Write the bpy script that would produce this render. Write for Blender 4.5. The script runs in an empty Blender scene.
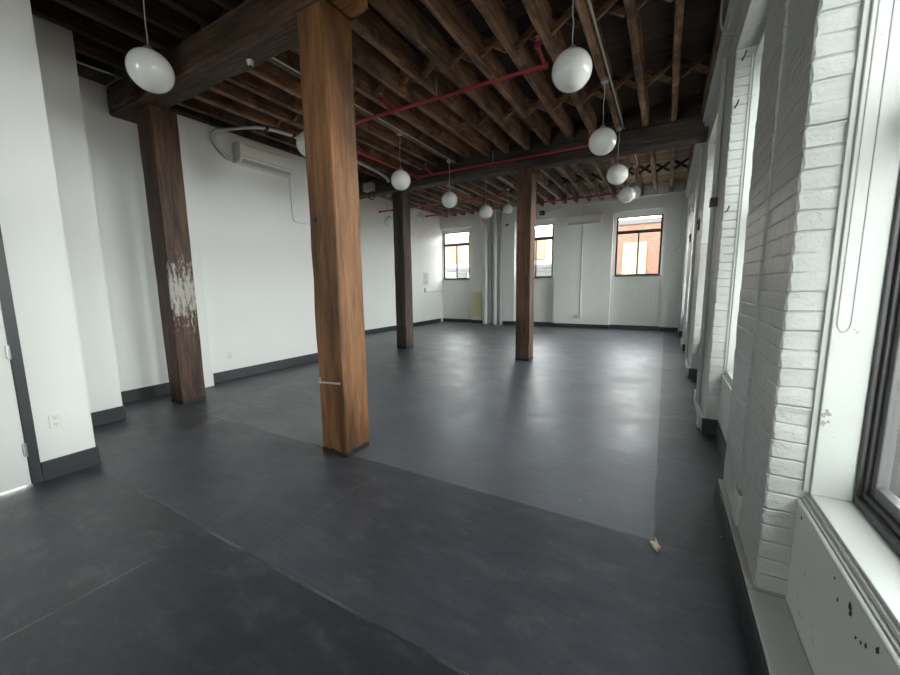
import bpy, bmesh, math, random
from mathutils import Vector, Matrix
random.seed(7)
S = bpy.context.scene
COL = S.collection

# ------------------------------------------------------------------ materials
def srgb(r, g, b):
    f = lambda c: (c/255/12.92) if c <= 10 else ((c/255+0.055)/1.055)**2.4
    return (f(r), f(g), f(b), 1)

class NT:
    def __init__(s, name):
        s.m = bpy.data.materials.new(name); s.m.use_nodes = True
        s.t = s.m.node_tree; s.t.nodes.clear()
        s.out = s.t.nodes.new('ShaderNodeOutputMaterial')
        s.b = s.n('ShaderNodeBsdfPrincipled'); s.l(s.b.outputs[0], s.out.inputs[0])
    def n(s, k, **kw):
        x = s.t.nodes.new(k)
        for a, v in kw.items(): setattr(x, a, v)
        return x
    def l(s, a, b): s.t.links.new(a, b)
    def math(s, op, a, b=None, c=None):
        x = s.n('ShaderNodeMath', operation=op)
        for i, v in enumerate((a, b, c)):
            if v is None: continue
            if isinstance(v, (int, float)): x.inputs[i].default_value = v
            else: s.l(v, x.inputs[i])
        return x.outputs[0]
    def coords(s, scale=(1, 1, 1), rnd=True, loc=(0, 0, 0)):
        tc = s.n('ShaderNodeTexCoord'); mp = s.n('ShaderNodeMapping')
        v = tc.outputs['Object']
        if rnd:
            oi = s.n('ShaderNodeObjectInfo'); va = s.n('ShaderNodeVectorMath', operation='MULTIPLY_ADD')
            va.inputs[0].default_value = (37.0, 91.0, 53.0)
            cb = s.n('ShaderNodeCombineXYZ')
            for i in range(3): s.l(oi.outputs['Random'], cb.inputs[i])
            s.l(cb.outputs[0], va.inputs[1]); s.l(v, va.inputs[2]); v = va.outputs[0]
        s.l(v, mp.inputs[0]); mp.inputs['Scale'].default_value = scale; mp.inputs['Location'].default_value = loc
        return mp.outputs[0]
    def noise(s, vec, scale=5, detail=5, rough=.6, dist=0):
        x = s.n('ShaderNodeTexNoise'); s.l(vec, x.inputs['Vector'])
        x.inputs['Scale'].default_value = scale; x.inputs['Detail'].default_value = detail
        x.inputs['Roughness'].default_value = rough; x.inputs['Distortion'].default_value = dist
        return x.outputs['Fac']
    def ramp(s, fac, *stops):
        x = s.n('ShaderNodeValToRGB'); e = x.color_ramp.elements
        while len(e) < len(stops): e.new(0.5)
        for i, (p, c) in enumerate(stops):
            e[i].position = p; e[i].color = c if len(c) == 4 else (*c, 1)
        s.l(fac, x.inputs[0]); return x.outputs[0]
    def mix(s, fac, a, b, mode='MIX'):
        x = s.n('ShaderNodeMix', data_type='RGBA', blend_type=mode)
        for i, v in ((0, fac), (6, a), (7, b)):
            if isinstance(v, (int, float)): x.inputs[i].default_value = v
            elif isinstance(v, tuple): x.inputs[i].default_value = v if len(v) == 4 else (*v, 1)
            else: s.l(v, x.inputs[i])
        return x.outputs[2]
    def bump(s, h, strength=.3, dist=.01, prev=None):
        x = s.n('ShaderNodeBump'); s.l(h, x.inputs['Height'])
        x.inputs['Strength'].default_value = strength; x.inputs['Distance'].default_value = dist
        if prev: s.l(prev, x.inputs['Normal'])
        s.l(x.outputs[0], s.b.inputs['Normal']); return x.outputs[0]
    def set(s, **kw):
        for k, v in kw.items():
            k = k.replace('_', ' ').title().replace('Ior', 'IOR')
            i = s.b.inputs[k]
            if hasattr(v, 'is_output'): s.l(v, i)
            else: i.default_value = v if not (isinstance(v, tuple) and len(v) == 3) else (*v, 1)
        return s

def plain(name, col, rough=.5, metal=0, nscale=18, var=.06):
    t = NT(name)
    f = t.noise(t.coords(), nscale, 4)
    c = t.mix(f, tuple(x*(1-var) for x in col[:3]), tuple(min(1, x*(1+var)) for x in col[:3]))
    t.set(base_color=c, roughness=rough, metallic=metal); return t.m

def wood(name, dark, mid, light, axis='Z', rough=.6, extra=None, bump=.5):
    t = NT(name)
    sc = {'X': (1.0, 16, 16), 'Y': (16, 1.0, 16), 'Z': (16, 16, 1.0)}[axis]
    s2 = {'X': (.5, 3, 3), 'Y': (3, .5, 3), 'Z': (3, 3, .5)}[axis]
    g = t.noise(t.coords(sc), 2.2, 9, .62, .6)
    b = t.noise(t.coords(s2), 1.6, 5, .6)
    c = t.ramp(g, (.30, dark), (.5, mid), (.74, light))
    c2 = t.mix(t.ramp(b, (.36, (.35, .33, .31)), (.62, (1, 1, 1))), (0, 0, 0), c, 'MIX')
    oi = t.n('ShaderNodeObjectInfo')
    k = t.math('MULTIPLY_ADD', oi.outputs['Random'], .5, .75)
    hs = t.n('ShaderNodeHueSaturation'); t.l(k, hs.inputs['Value']); t.l(c2, hs.inputs['Color'])
    c3 = hs.outputs[0]
    if extra: c3 = extra(t, c3)
    t.set(base_color=c3, roughness=rough, specular_ior_level=.35)
    fine = t.noise(t.coords(tuple(x*3 for x in sc)), 2, 4)
    p = t.bump(g, bump, .012); t.bump(fine, .25, .004, p)
    return t.m

def white_paint(name, col=(.80, .815, .79), rough=.55, wear=0.0):
    t = NT(name)
    f = t.noise(t.coords((1, 1, 1), False), 1.3, 4)
    c = t.mix(f, tuple(x*.95 for x in col), col)
    if wear:
        w = t.noise(t.coords((1, 1, 1), False), 26, 6, .7)
        w2 = t.noise(t.coords((1, 1, 1), False), 3.1, 3, .5)
        m = t.math('MULTIPLY', t.ramp(w, (.63, (0, 0, 0)), (.655, (1, 1, 1))), t.ramp(w2, (.53, (0, 0, 0)), (.60, (1, 1, 1))))
        c = t.mix(t.math('MULTIPLY', m, wear), c, (.16, .13, .11))
    t.set(base_color=c, roughness=rough)
    t.bump(t.noise(t.coords((1, 1, 1), False), 30, 5), .12, .004)
    return t.m

def brick_paint(name, col, bw=.215, bh=.0768, strength=.75, rough=.36, wear=.5):
    """white painted brick: courses in relief, chips where the paint has gone"""
    t = NT(name)
    tc = t.n('ShaderNodeTexCoord'); sep = t.n('ShaderNodeSeparateXYZ'); t.l(tc.outputs['Object'], sep.inputs[0])
    ge = t.n('ShaderNodeNewGeometry'); sn = t.n('ShaderNodeSeparateXYZ'); t.l(ge.outputs['True Normal'], sn.inputs[0])
    ny = t.math('GREATER_THAN', t.math('ABSOLUTE', sn.outputs[1]), .6)
    u = t.math('ADD', t.math('MULTIPLY', t.math('MULTIPLY_ADD', sep.outputs[0], .3, .02), ny), t.math('MULTIPLY', sep.outputs[1], t.math('SUBTRACT', 1.0, ny)))
    wob = t.noise(t.coords((1, 1, 1), False), 6, 2)
    v = t.math('ADD', sep.outputs[2], t.math('MULTIPLY_ADD', wob, .016, -.008))
    cb = t.n('ShaderNodeCombineXYZ'); t.l(u, cb.inputs[0]); t.l(v, cb.inputs[1])
    br = t.n('ShaderNodeTexBrick'); t.l(cb.outputs[0], br.inputs['Vector'])
    br.inputs['Scale'].default_value = 1; br.inputs['Brick Width'].default_value = bw
    br.inputs['Row Height'].default_value = bh; br.inputs['Mortar Size'].default_value = .007
    br.inputs['Mortar Smooth'].default_value = 1.0; br.offset = .5
    mort = br.outputs['Fac']
    lump = t.noise(t.coords((1, 1, 1), False), 22, 6, .65)
    big = t.noise(t.coords((1, 1, 1), False), 2.2, 4)
    c = t.mix(big, tuple(x*.9 for x in col), col)
    chip = t.noise(t.coords((1, 1, 1), False), 17, 6, .72)
    zone = t.noise(t.coords((1, 1, 1), False), 1.5, 3, .5)
    m = t.math('MULTIPLY', t.ramp(chip, (.60, (0, 0, 0)), (.65, (1, 1, 1))), t.ramp(zone, (.56, (0, 0, 0)), (.64, (1, 1, 1))))
    c = t.mix(t.math('MULTIPLY', m, wear), c, (.20, .15, .12))
    t.set(base_color=c, roughness=rough)
    mm = t.math('MULTIPLY', mort, t.ramp(t.noise(t.coords((1, 1, 1), False), 7, 4, .6), (.36, (.1, .1, .1)), (.62, (1, 1, 1))))
    h = t.math('ADD', t.math('MULTIPLY', mm, -1.1), t.math('MULTIPLY', lump, .9))
    t.bump(h, strength, .012)
    return t.m

def red_brick(name, a, b, mortar, scale=1):
    t = NT(name)
    tc = t.n('ShaderNodeTexCoord'); sep = t.n('ShaderNodeSeparateXYZ'); t.l(tc.outputs['Object'], sep.inputs[0])
    cb = t.n('ShaderNodeCombineXYZ'); t.l(t.math('ADD', sep.outputs[0], sep.outputs[1]), cb.inputs[0]); t.l(sep.outputs[2], cb.inputs[1])
    br = t.n('ShaderNodeTexBrick'); t.l(cb.outputs[0], br.inputs['Vector'])
    br.inputs['Scale'].default_value = scale; br.inputs['Brick Width'].default_value = .23; br.inputs['Row Height'].default_value = .08
    br.inputs['Mortar Size'].default_value = .01
    br.inputs['Color1'].default_value = (*a, 1); br.inputs['Color2'].default_value = (*b, 1); br.inputs['Mortar'].default_value = (*mortar, 1)
    t.set(base_color=br.outputs['Color'], roughness=.9); return t.m

def floor_mat():
    """black painted 4 x 8 ft sheets laid in a broken bond; each sheet has its own wear and sheen"""
    t = NT('black_painted_floor_sheets')
    tc = t.n('ShaderNodeTexCoord'); sp = t.n('ShaderNodeSeparateXYZ'); t.l(tc.outputs['Object'], sp.inputs[0])
    pv = t.coords((1, 1, 1), False)
    wob = t.math('MULTIPLY_ADD', t.noise(pv, 1.3, 3), .012, -.006)
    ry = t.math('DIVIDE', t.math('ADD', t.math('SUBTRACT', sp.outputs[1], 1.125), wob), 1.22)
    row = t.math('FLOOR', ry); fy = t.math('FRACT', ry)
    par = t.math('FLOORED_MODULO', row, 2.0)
    sx = t.math('ADD', t.math('SUBTRACT', sp.outputs[0], t.math('MULTIPLY_ADD', par, 1.97, -1.95)), wob)
    cx = t.math('DIVIDE', sx, 2.44); col = t.math('FLOOR', cx); fx = t.math('FRACT', cx)
    dy = t.math('MULTIPLY', t.math('MINIMUM', fy, t.math('SUBTRACT', 1.0, fy)), 1.22)
    dx = t.math('MULTIPLY', t.math('MINIMUM', fx, t.math('SUBTRACT', 1.0, fx)), 2.44)
    dist = t.math('MINIMUM', dx, dy)
    seam = t.math('LESS_THAN', dist, .0022)
    cb = t.n('ShaderNodeCombineXYZ'); t.l(row, cb.inputs[0]); t.l(col, cb.inputs[1])
    wn = t.n('ShaderNodeTexWhiteNoise', noise_dimensions='2D'); t.l(cb.outputs[0], wn.inputs['Vector'])
    # sheets walked on most, beyond the second seam, have gone greyer
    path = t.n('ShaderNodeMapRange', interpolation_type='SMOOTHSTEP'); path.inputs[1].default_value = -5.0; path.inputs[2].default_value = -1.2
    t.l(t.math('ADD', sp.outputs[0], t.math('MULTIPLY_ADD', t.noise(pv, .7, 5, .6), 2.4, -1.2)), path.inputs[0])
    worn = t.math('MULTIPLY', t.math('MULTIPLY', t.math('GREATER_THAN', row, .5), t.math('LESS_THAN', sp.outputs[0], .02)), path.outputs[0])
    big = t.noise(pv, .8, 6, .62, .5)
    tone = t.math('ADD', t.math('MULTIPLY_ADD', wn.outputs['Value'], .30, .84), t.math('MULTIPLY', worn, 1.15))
    tone = t.math('MULTIPLY', tone, t.math('MULTIPLY_ADD', t.math('GREATER_THAN', row, -.5), .40, .60))  # rows nearest the camera coloured darker to imitate weak window light
    tone = t.math('MULTIPLY', tone, t.math('MULTIPLY_ADD', big, 1.1, .45))
    streak = t.noise(t.coords((1.0, 7.0, 1), False), 3.0, 8, .70, .5)
    fine = t.noise(pv, 34, 6, .7)
    tone = t.math('MULTIPLY', tone, t.math('MULTIPLY_ADD', streak, .9, .55))
    tone = t.math('MULTIPLY', tone, t.math('MULTIPLY_ADD', fine, .7, .65))
    base = t.n('ShaderNodeVectorMath', operation='SCALE'); base.inputs[0].default_value = (.053, .058, .072); t.l(tone, base.inputs['Scale'])
    c = base.outputs[0]
    scuff = t.noise(t.coords((1.3, 2.6, 1), False), 2.6, 10, .76, .25)
    c = t.mix(t.ramp(scuff, (.50, (0, 0, 0)), (.80, (.55, .55, .55))), c, (.17, .175, .185))
    edge = t.math('MULTIPLY', t.math('LESS_THAN', dist, .0065), t.ramp(t.noise(pv, 1.9, 4, .6), (.46, (0, 0, 0)), (.60, (1, 1, 1))))
    c = t.mix(t.math('MULTIPLY', edge, .75), c, (.26, .26, .265))
    c = t.mix(t.math('MULTIPLY', seam, .75), c, (.012, .012, .014))
    v = t.n('ShaderNodeTexVoronoi'); t.l(pv, v.inputs['Vector']); v.inputs['Scale'].default_value = 3.6
    spk = t.math('MULTIPLY', t.math('LESS_THAN', v.outputs['Distance'], .020), t.math('GREATER_THAN', t.noise(pv, 3.3, 2), .52))
    c = t.mix(spk, c, (.50, .49, .46))
    r = t.math('ADD', t.ramp(t.noise(pv, 2.1, 8, .68, .6), (.3, (.32, .32, .32)), (.72, (.47, .47, .47))), t.math('MULTIPLY', wn.outputs['Value'], .06))
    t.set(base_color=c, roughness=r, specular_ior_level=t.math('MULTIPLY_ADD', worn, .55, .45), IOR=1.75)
    h = t.math('MINIMUM', dist, .010)
    p = t.bump(t.math('MULTIPLY', h, 100.0), .5, .002)
    t.bump(t.noise(pv, 7, 7, .68), .18, .012, p)
    return t.m

def glass_mat():
    t = NT('window_glass')
    tr = t.n('ShaderNodeBsdfTransparent'); gl = t.n('ShaderNodeBsdfGlossy'); gl.inputs['Roughness'].default_value = .02
    tr.inputs[0].default_value = (.95, .97, .96, 1)
    mx = t.n('ShaderNodeMixShader'); mx.inputs[0].default_value = .06
    t.l(tr.outputs[0], mx.inputs[1]); t.l(gl.outputs[0], mx.inputs[2]); t.l(mx.outputs[0], t.out.inputs[0])
    t.t.nodes.remove(t.b); return t.m

def black_foot(t, c):          # black floor paint slopped on the column's foot
    tc = t.n('ShaderNodeTexCoord'); sp = t.n('ShaderNodeSeparateXYZ'); t.l(tc.outputs['Object'], sp.inputs[0])
    n = t.noise(t.coords((1, 1, 1), True), 14, 4)
    m = t.math('LESS_THAN', t.math('ADD', sp.outputs[2], t.math('MULTIPLY_ADD', n, -.09, .030)), .032)
    return t.mix(m, c, (.02, .019, .019))

def old_white(t, c):           # remains of white paint on the face that looks into the room
    c = black_foot(t, c)
    tc = t.n('ShaderNodeTexCoord'); sp = t.n('ShaderNodeSeparateXYZ'); t.l(tc.outputs['Object'], sp.inputs[0])
    ge = t.n('ShaderNodeNewGeometry'); sn = t.n('ShaderNodeSeparateXYZ'); t.l(ge.outputs['True Normal'], sn.inputs[0])
    face = t.math('GREATER_THAN', sn.outputs[0], .5)
    zc = t.math('ABSOLUTE', t.math('SUBTRACT', sp.outputs[2], 1.45))
    zone = t.math('SUBTRACT', 1.0, t.math('MULTIPLY', zc, 1.25))
    n = t.noise(t.coords((9, 9, 3.2), False), 3.2, 9, .72)
    m = t.ramp(t.math('ADD', t.math('MULTIPLY', zone, .36), n), (.71, (0, 0, 0)), (.82, (1, 1, 1)))
    return t.mix(t.math('MULTIPLY', t.math('MULTIPLY', m, face), .8), c, (.52, .50, .46))

def patchy(t, c):             # worn, paler and sooty patches along old timbers
    n = t.noise(t.coords((1, 1, 1)), 4.5, 7, .7, .8)
    c = t.mix(t.ramp(n, (.55, (0, 0, 0)), (.72, (.5, .5, .5))), c, (.46, .34, .245))
    n2 = t.noise(t.coords((1, 1, 1), True, (3, 5, 7)), 2.6, 6, .65, .5)
    c = t.mix(t.ramp(n2, (.50, (0, 0, 0)), (.66, (.75, .75, .75))), c, (.035, .026, .021))
    n3 = t.noise(t.coords((1, 1, 1), True, (9, 1, 4)), 2.0, 5, .6, .5)
    return t.mix(t.ramp(n3, (.57, (0, 0, 0)), (.68, (.5, .5, .5))), c, (.33, .15, .065))

def building_face(name, base):
    t = NT(name); f = t.noise(t.coords(), 2, 5)
    t.set(base_color=t.mix(f, tuple(x*.85 for x in base), base), roughness=.9); return t.m

M = {}
M['wall'] = white_paint('smooth_white_wall_paint', (.86, .87, .85))
M['trim'] = white_paint('white_trim_paint', (.54, .56, .535), .38, .9)
M['apron'] = white_paint('white_apron_plaster', (.76, .77, .75), .5, .9)
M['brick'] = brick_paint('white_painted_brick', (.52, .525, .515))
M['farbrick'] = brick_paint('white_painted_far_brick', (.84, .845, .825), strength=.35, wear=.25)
M['base'] = plain('black_baseboard_paint', (.030, .032, .037), .42)
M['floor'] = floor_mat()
M['deck'] = None
M['col_warm'] = wood('warm_oiled_column_wood', (.185, .080, .032), (.30, .137, .056), (.41, .205, .092), 'Z', .55, black_foot, .35)
M['col_red'] = wood('red_brown_column_wood', (.034, .017, .011), (.082, .041, .026), (.145, .078, .050), 'Z', .55, old_white, .4)
M['col_grey'] = wood('grey_brown_column_wood', (.030, .021, .017), (.070, .049, .040), (.125, .088, .070), 'Z', .6, black_foot, .4)
M['col_brown'] = wood('brown_column_wood', (.055, .028, .018), (.125, .066, .042), (.22, .118, .072), 'Z', .6, black_foot, .35)
M['beam'] = wood('old_beam_wood', (.045, .024, .016), (.12, .064, .038), (.27, .150, .088), 'X', .7)
M['beam_dark'] = wood('dark_beam_wood', (.036, .028, .023), (.082, .062, .050), (.150, .116, .095), 'X', .7)
M['joist'] = wood('old_joist_wood', (.115, .064, .040), (.31, .182, .110), (.54, .36, .235), 'Y', .75, patchy)
M['joist_dark'] = wood('dark_joist_wood', (.022, .015, .011), (.062, .041, .028), (.13, .088, .060), 'Y', .8)  # darker wood for the joists over the camera
M['joist_pale'] = wood('pale_limewashed_joist_wood', (.13, .095, .074), (.29, .22, .175), (.46, .37, .305), 'Y', .8, patchy)
M['strut'] = wood('bridging_strut_wood', (.16, .090, .050), (.32, .190, .110), (.46, .29, .17), 'X', .75)
M['globe'] = NT('opal_white_glass').set(base_color=(.80, .815, .78), roughness=.16, coat_weight=.4, coat_roughness=.05).m
M['cord'] = plain('white_flex', (.62, .60, .56), .5)
M['steel'] = plain('galvanised_steel', (.52, .52, .51), .38, .85)
M['redpipe'] = plain('red_sprinkler_paint', (.30, .018, .026), .4)
M['brass'] = plain('dull_brass', (.45, .32, .14), .4, .9)
M['plastic'] = plain('off_white_plastic', (.82, .82, .75), .4)
M['plastic_dark'] = plain('grey_louvre_plastic', (.46, .46, .44), .5)
M['pipe_white'] = plain('white_painted_pipe', (.70, .71, .70), .42)
M['pipe_grey'] = plain('grey_painted_pipe', (.45, .46, .46), .45)
M['frame'] = plain('dark_grey_window_frame', (.034, .033, .034), .4)
M['sash'] = plain('mid_grey_sash', (.10, .098, .10), .4)
M['farframe'] = plain('dark_brown_window_frame', (.055, .042, .040), .45)
M['glass'] = glass_mat()
M['black'] = plain('black_rubber', (.02, .02, .02), .6)
M['yellow'] = plain('pale_yellow_panel_paint', (.66, .62, .36), .5)
M['paper'] = plain('white_paper', (.72, .73, .72), .7)
M['ink'] = plain('grey_print', (.42, .42, .42), .7)
M['iron'] = plain('rusty_iron', (.10, .075, .06), .65, .4)
M['tan'] = plain('dry_tan_scrap', (.78, .62, .44), .8, 0, 60, .25)
M['chip_dark'] = plain('bare_dark_plaster', (.05, .048, .045), .9)
M['chip_tan'] = plain('bare_plaster', (.33, .30, .26), .9)
M['grey_box'] = plain('grey_enamel_box', (.42, .43, .43), .45)
M['x_brick'] = red_brick('outdoor_red_brick', (.15, .050, .033), (.19, .078, .050), (.20, .14, .11))
M['x_orange'] = red_brick('outdoor_orange_brick', (.22, .115, .060), (.27, .15, .085), (.26, .2, .15))
M['x_pale_brick'] = red_brick('outdoor_pale_brick', (.40, .24, .15), (.46, .30, .20), (.42, .34, .27))
M['x_cream'] = building_face('outdoor_cream_render', (.30, .26, .165))
M['x_white'] = building_face('outdoor_white_render', (.30, .295, .285))
M['x_sky_block'] = building_face('sky_block_render', (.40, .41, .40))
M['x_grey'] = building_face('outdoor_grey_metal', (.10, .10, .105))
M['x_ground'] = building_face('pale_street_concrete', (.42, .41, .39))

def deck_mat():
    t = NT('rough_ceiling_boards')
    tc = t.n('ShaderNodeTexCoord'); sp = t.n('ShaderNodeSeparateXYZ'); t.l(tc.outputs['Object'], sp.inputs[0])
    k = t.math('DIVIDE', sp.outputs[1], .16); cell = t.math('FLOOR', k); fr = t.math('FRACT', k)
    wn = t.n('ShaderNodeTexWhiteNoise', noise_dimensions='1D'); t.l(cell, wn.inputs['W'])
    g = t.noise(t.coords((1, 14, 14), False), 2.2, 8, .65)
    c = t.ramp(g, (.3, (.035, .023, .017)), (.55, (.09, .058, .042)), (.8, (.17, .115, .082)))
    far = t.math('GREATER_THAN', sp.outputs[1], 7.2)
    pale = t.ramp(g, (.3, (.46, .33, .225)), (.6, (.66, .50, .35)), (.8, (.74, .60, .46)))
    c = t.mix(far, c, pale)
    c = t.mix(1.0, c, t.ramp(wn.outputs['Value'], (0, (.55, .55, .55)), (1, (1, 1, 1))), 'MULTIPLY')
    gap = t.math('LESS_THAN', fr, .05)
    c = t.mix(gap, c, (.004, .003, .003))
    t.set(base_color=c, roughness=.85); t.bump(g, .5, .01); return t.m
M['deck'] = deck_mat()

# ------------------------------------------------------------------ mesh helpers
class MB:
    def __init__(s): s.bm = bmesh.new()
    def box(s, x0, x1, y0, y1, z0, z1, bev=0):
        r = bmesh.ops.create_cube(s.bm, size=1)
        vs = r['verts']
        for v in vs:
            v.co = Vector(((x0+x1)/2+v.co.x*(x1-x0), (y0+y1)/2+v.co.y*(y1-y0), (z0+z1)/2+v.co.z*(z1-z0)))
        if bev:
            es = list({e for v in vs for e in v.link_edges})
            bmesh.ops.bevel(s.bm, geom=es, offset=bev, segments=2, affect='EDGES', profile=.5)
        return s
    def loft(s, rings, cap=True, closed=True):
        L = [[s.bm.verts.new(p) for p in r] for r in rings]
        n = len(L[0])
        for a, b in zip(L, L[1:]):
            for i in range(n if closed else n-1):
                s.bm.faces.new((a[i], a[(i+1) % n], b[(i+1) % n], b[i]))
        if cap and closed:
            s.bm.faces.new(list(reversed(L[0]))); s.bm.faces.new(L[-1])
        return s
    def timber(s, axis, a0, a1, u0, u1, v0, v1, seg=.35, jit=.004, ch=.012, rnd=random):
        """rough sawn baulk along axis with chamfered, uneven arrises"""
        n = max(2, int((a1-a0)/seg)+1)
        rings = []
        for i in range(n+1):
            a = a0+(a1-a0)*i/n
            j = lambda: rnd.uniform(-jit, jit)
            cs = [ch*(1+rnd.uniform(-.5, .9)) for _ in range(4)]
            U0, U1, V0, V1 = u0+j(), u1+j(), v0, v1
            pts = [(U0+cs[0], V0), (U1-cs[1], V0), (U1, V0+cs[1]), (U1, V1-cs[2]), (U1-cs[2], V1), (U0+cs[3], V1), (U0, V1-cs[3]), (U0, V0+cs[0])]
            if axis == 'X': rings.append([(a, p, q) for p, q in pts])
            elif axis == 'Y': rings.append([(p, a, q) for p, q in pts])
            else: rings.append([(p, q, a) for p, q in pts])
        return s.loft(rings)
    def tube(s, pts, r, n=10, radii=None):
        pts = [Vector(p) for p in pts]; rings = []
        up = Vector((0, 0, 1))
        for i, p in enumerate(pts):
            d = (pts[min(i+1, len(pts)-1)]-pts[max(i-1, 0)]).normalized()
            if i == 0:
                u = d.orthogonal().normalized()
            else:
                u = (u-d*u.dot(d)).normalized()
            w = d.cross(u); R = radii[i] if radii else r
            rings.append([p+(u*math.cos(2*math.pi*k/n)+w*math.sin(2*math.pi*k/n))*R for k in range(n)])
        return s.loft(rings)
    def lathe(s, prof, c=(0, 0, 0), n=24, axis='Z'):
        rings = []
        for r, h in prof:
            ring = []
            for k in range(n):
                a = 2*math.pi*k/n; x, y = r*math.cos(a), r*math.sin(a)
                p = {'Z': (x, y, h), 'X': (h, x, y), 'Y': (y, h, x)}[axis]
                ring.append((c[0]+p[0], c[1]+p[1], c[2]+p[2]))
            rings.append(ring)
        return s.loft(rings)
    def build(s, name, mat, parent=None, smooth=False, origin=None):
        bmesh.ops.recalc_face_normals(s.bm, faces=s.bm.faces)
        if origin:
            bmesh.ops.translate(s.bm, verts=s.bm.verts, vec=-Vector(origin))
        me = bpy.data.meshes.new(name); s.bm.to_mesh(me); s.bm.free()
        me.materials.append(mat)
        if smooth:
            for p in me.polygons: p.use_smooth = True
            me.set_sharp_from_angle(angle=math.radians(40))
        o = bpy.data.objects.new(name, me); COL.objects.link(o)
        if parent: o.parent = parent
        if origin: o.location = origin
        return o

def smooth_path(pts, k=6):
    pts = [Vector(p) for p in pts]; out = []
    P = [pts[0]]+pts+[pts[-1]]
    for i in range(1, len(P)-2):
        a, b, c, d = P[i-1:i+3]
        for j in range(k):
            t = j/k
            out.append(.5*((2*b)+(c-a)*t+(2*a-5*b+4*c-d)*t*t+(3*b-a-3*c+d)*t**3))
    out.append(pts[-1]); return out

def tag(o, label, cat, group=None):
    o['label'] = label; o['category'] = cat
    if group: o['group'] = group
    return o
def struct(o): o['kind'] = 'structure'; return o
def empty(name, loc=(0, 0, 0)):
    o = bpy.data.objects.new(name, None); COL.objects.link(o); o.location = loc; return o
def copy_tree(o, parent=None):
    c = o.copy(); COL.objects.link(c)
    if parent: c.parent = parent
    for ch in list(o.children): copy_tree(ch, c)
    return c
ORD = ['first', 'second', 'third', 'fourth', 'fifth', 'sixth', 'seventh', 'eighth', 'ninth', 'tenth', 'eleventh', 'twelfth', 'thirteenth',
       'fourteenth', 'fifteenth', 'sixteenth', 'seventeenth', 'eighteenth', 'nineteenth', 'twentieth', 'twenty-first', 'twenty-second', 'twenty-third']

# ------------------------------------------------------------------ room dimensions
DECK = 4.27; JB = 3.98; BB = 3.655
JB2 = 4.235; DECK2 = 4.53; WT = 4.60      # the bay behind the rear beam is higher
XR = .42; XA, XB = -6.17, -8.2; YF = 13.6; YB = -7.0
DOORX = -4.2

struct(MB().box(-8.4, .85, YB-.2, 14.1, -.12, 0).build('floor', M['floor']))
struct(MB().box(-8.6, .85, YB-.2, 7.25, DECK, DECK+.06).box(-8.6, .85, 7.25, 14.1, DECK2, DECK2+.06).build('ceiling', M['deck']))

# left walls: the door wall, the stepped piece, the wall with the air conditioner, the recessed end
w = MB()
w.box(DOORX-.16, DOORX, .825, 1.16, 0, WT)
w.box(DOORX-.16, DOORX, YB, -.16, 0, WT)
w.box(DOORX-.16, DOORX, -.16, .825, 2.11, WT)
w.box(-5.58, DOORX-.16, 1.02, 1.16, 0, WT)
w.box(-5.58, -5.42, 1.16, 1.78, 0, WT)
w.box(-6.34, -5.58, 1.62, 1.78, 0, WT)
w.box(XA-.17, XA, 1.78, 6.4, 0, WT)
w.box(XB-.15, XA-.17, 6.24, 6.4, 0, WT)
w.box(XB-.2, XB, 6.4, YF+.4, 0, WT)
struct(w.build('wall_left', M['wall']))
FILL_WIN = [(-3.75, -2.35)]  # unseen window, added so daylight reaches the piers and far wall
w = MB()
w.box(DOORX-.16, FILL_WIN[0][0], YB-.3, YB, 0, WT); w.box(FILL_WIN[0][1], .8, YB-.3, YB, 0, WT)
for a, b in FILL_WIN: w.box(a, b, YB-.3, YB, 0, .9); w.box(a, b, YB-.3, YB, 3.64, WT)
struct(w.build('wall_back', M['wall']))

# door with its dark frame
d = struct(empty('door_1', (DOORX, .3, 0)))
MB().box(-.14, -.095, -.395, .463, .012, 2.04, .002).build('door_slab', M['wall'], d).location = (.095, 0, 0)
f = MB(); f.box(-.17, .012, .466, .526, 0, 2.11, .003); f.box(-.17, .012, -.458, -.398, 0, 2.11, .003); f.box(-.17, .012, -.398, .466, 2.045, 2.11, .003)
f.build('door_frame', M['base'], d)
for z in (.29, 1.05, 1.82):
    MB().box(-.004, .010, .448, .476, z-.05, z+.05, .002).tube([(.012, .464, z-.052), (.012, .464, z+.052)], .006).build('hinge', M['steel'], d)

# baseboards
def base(name, *boxes):
    m = MB()
    for b in boxes: m.box(*b, .003)
    return struct(m.build(name, M['base']))
t = .016
base('baseboard_left_door', (DOORX, DOORX+t, .827, 1.16+t, 0, .16), (-5.40, DOORX, 1.16, 1.16+t, 0, .16), (DOORX, DOORX+t, YB, -.16, 0, .16))
base('baseboard_left_step', (-5.42, -5.42+t, 1.18, 1.78+t, 0, .16), (XA+t, -5.42, 1.78, 1.78+t, 0, .16))
base('baseboard_left', (XA, XA+t, 1.80, 2.87, 0, .165), (XA, XA+t, 3.13, 6.4+t, 0, .165))
base('baseboard_left_recess', (XB, XB+t, 6.42, YF-.02, 0, .14), (XB, XA, 6.4, 6.4+t, 0, .14))

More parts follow.
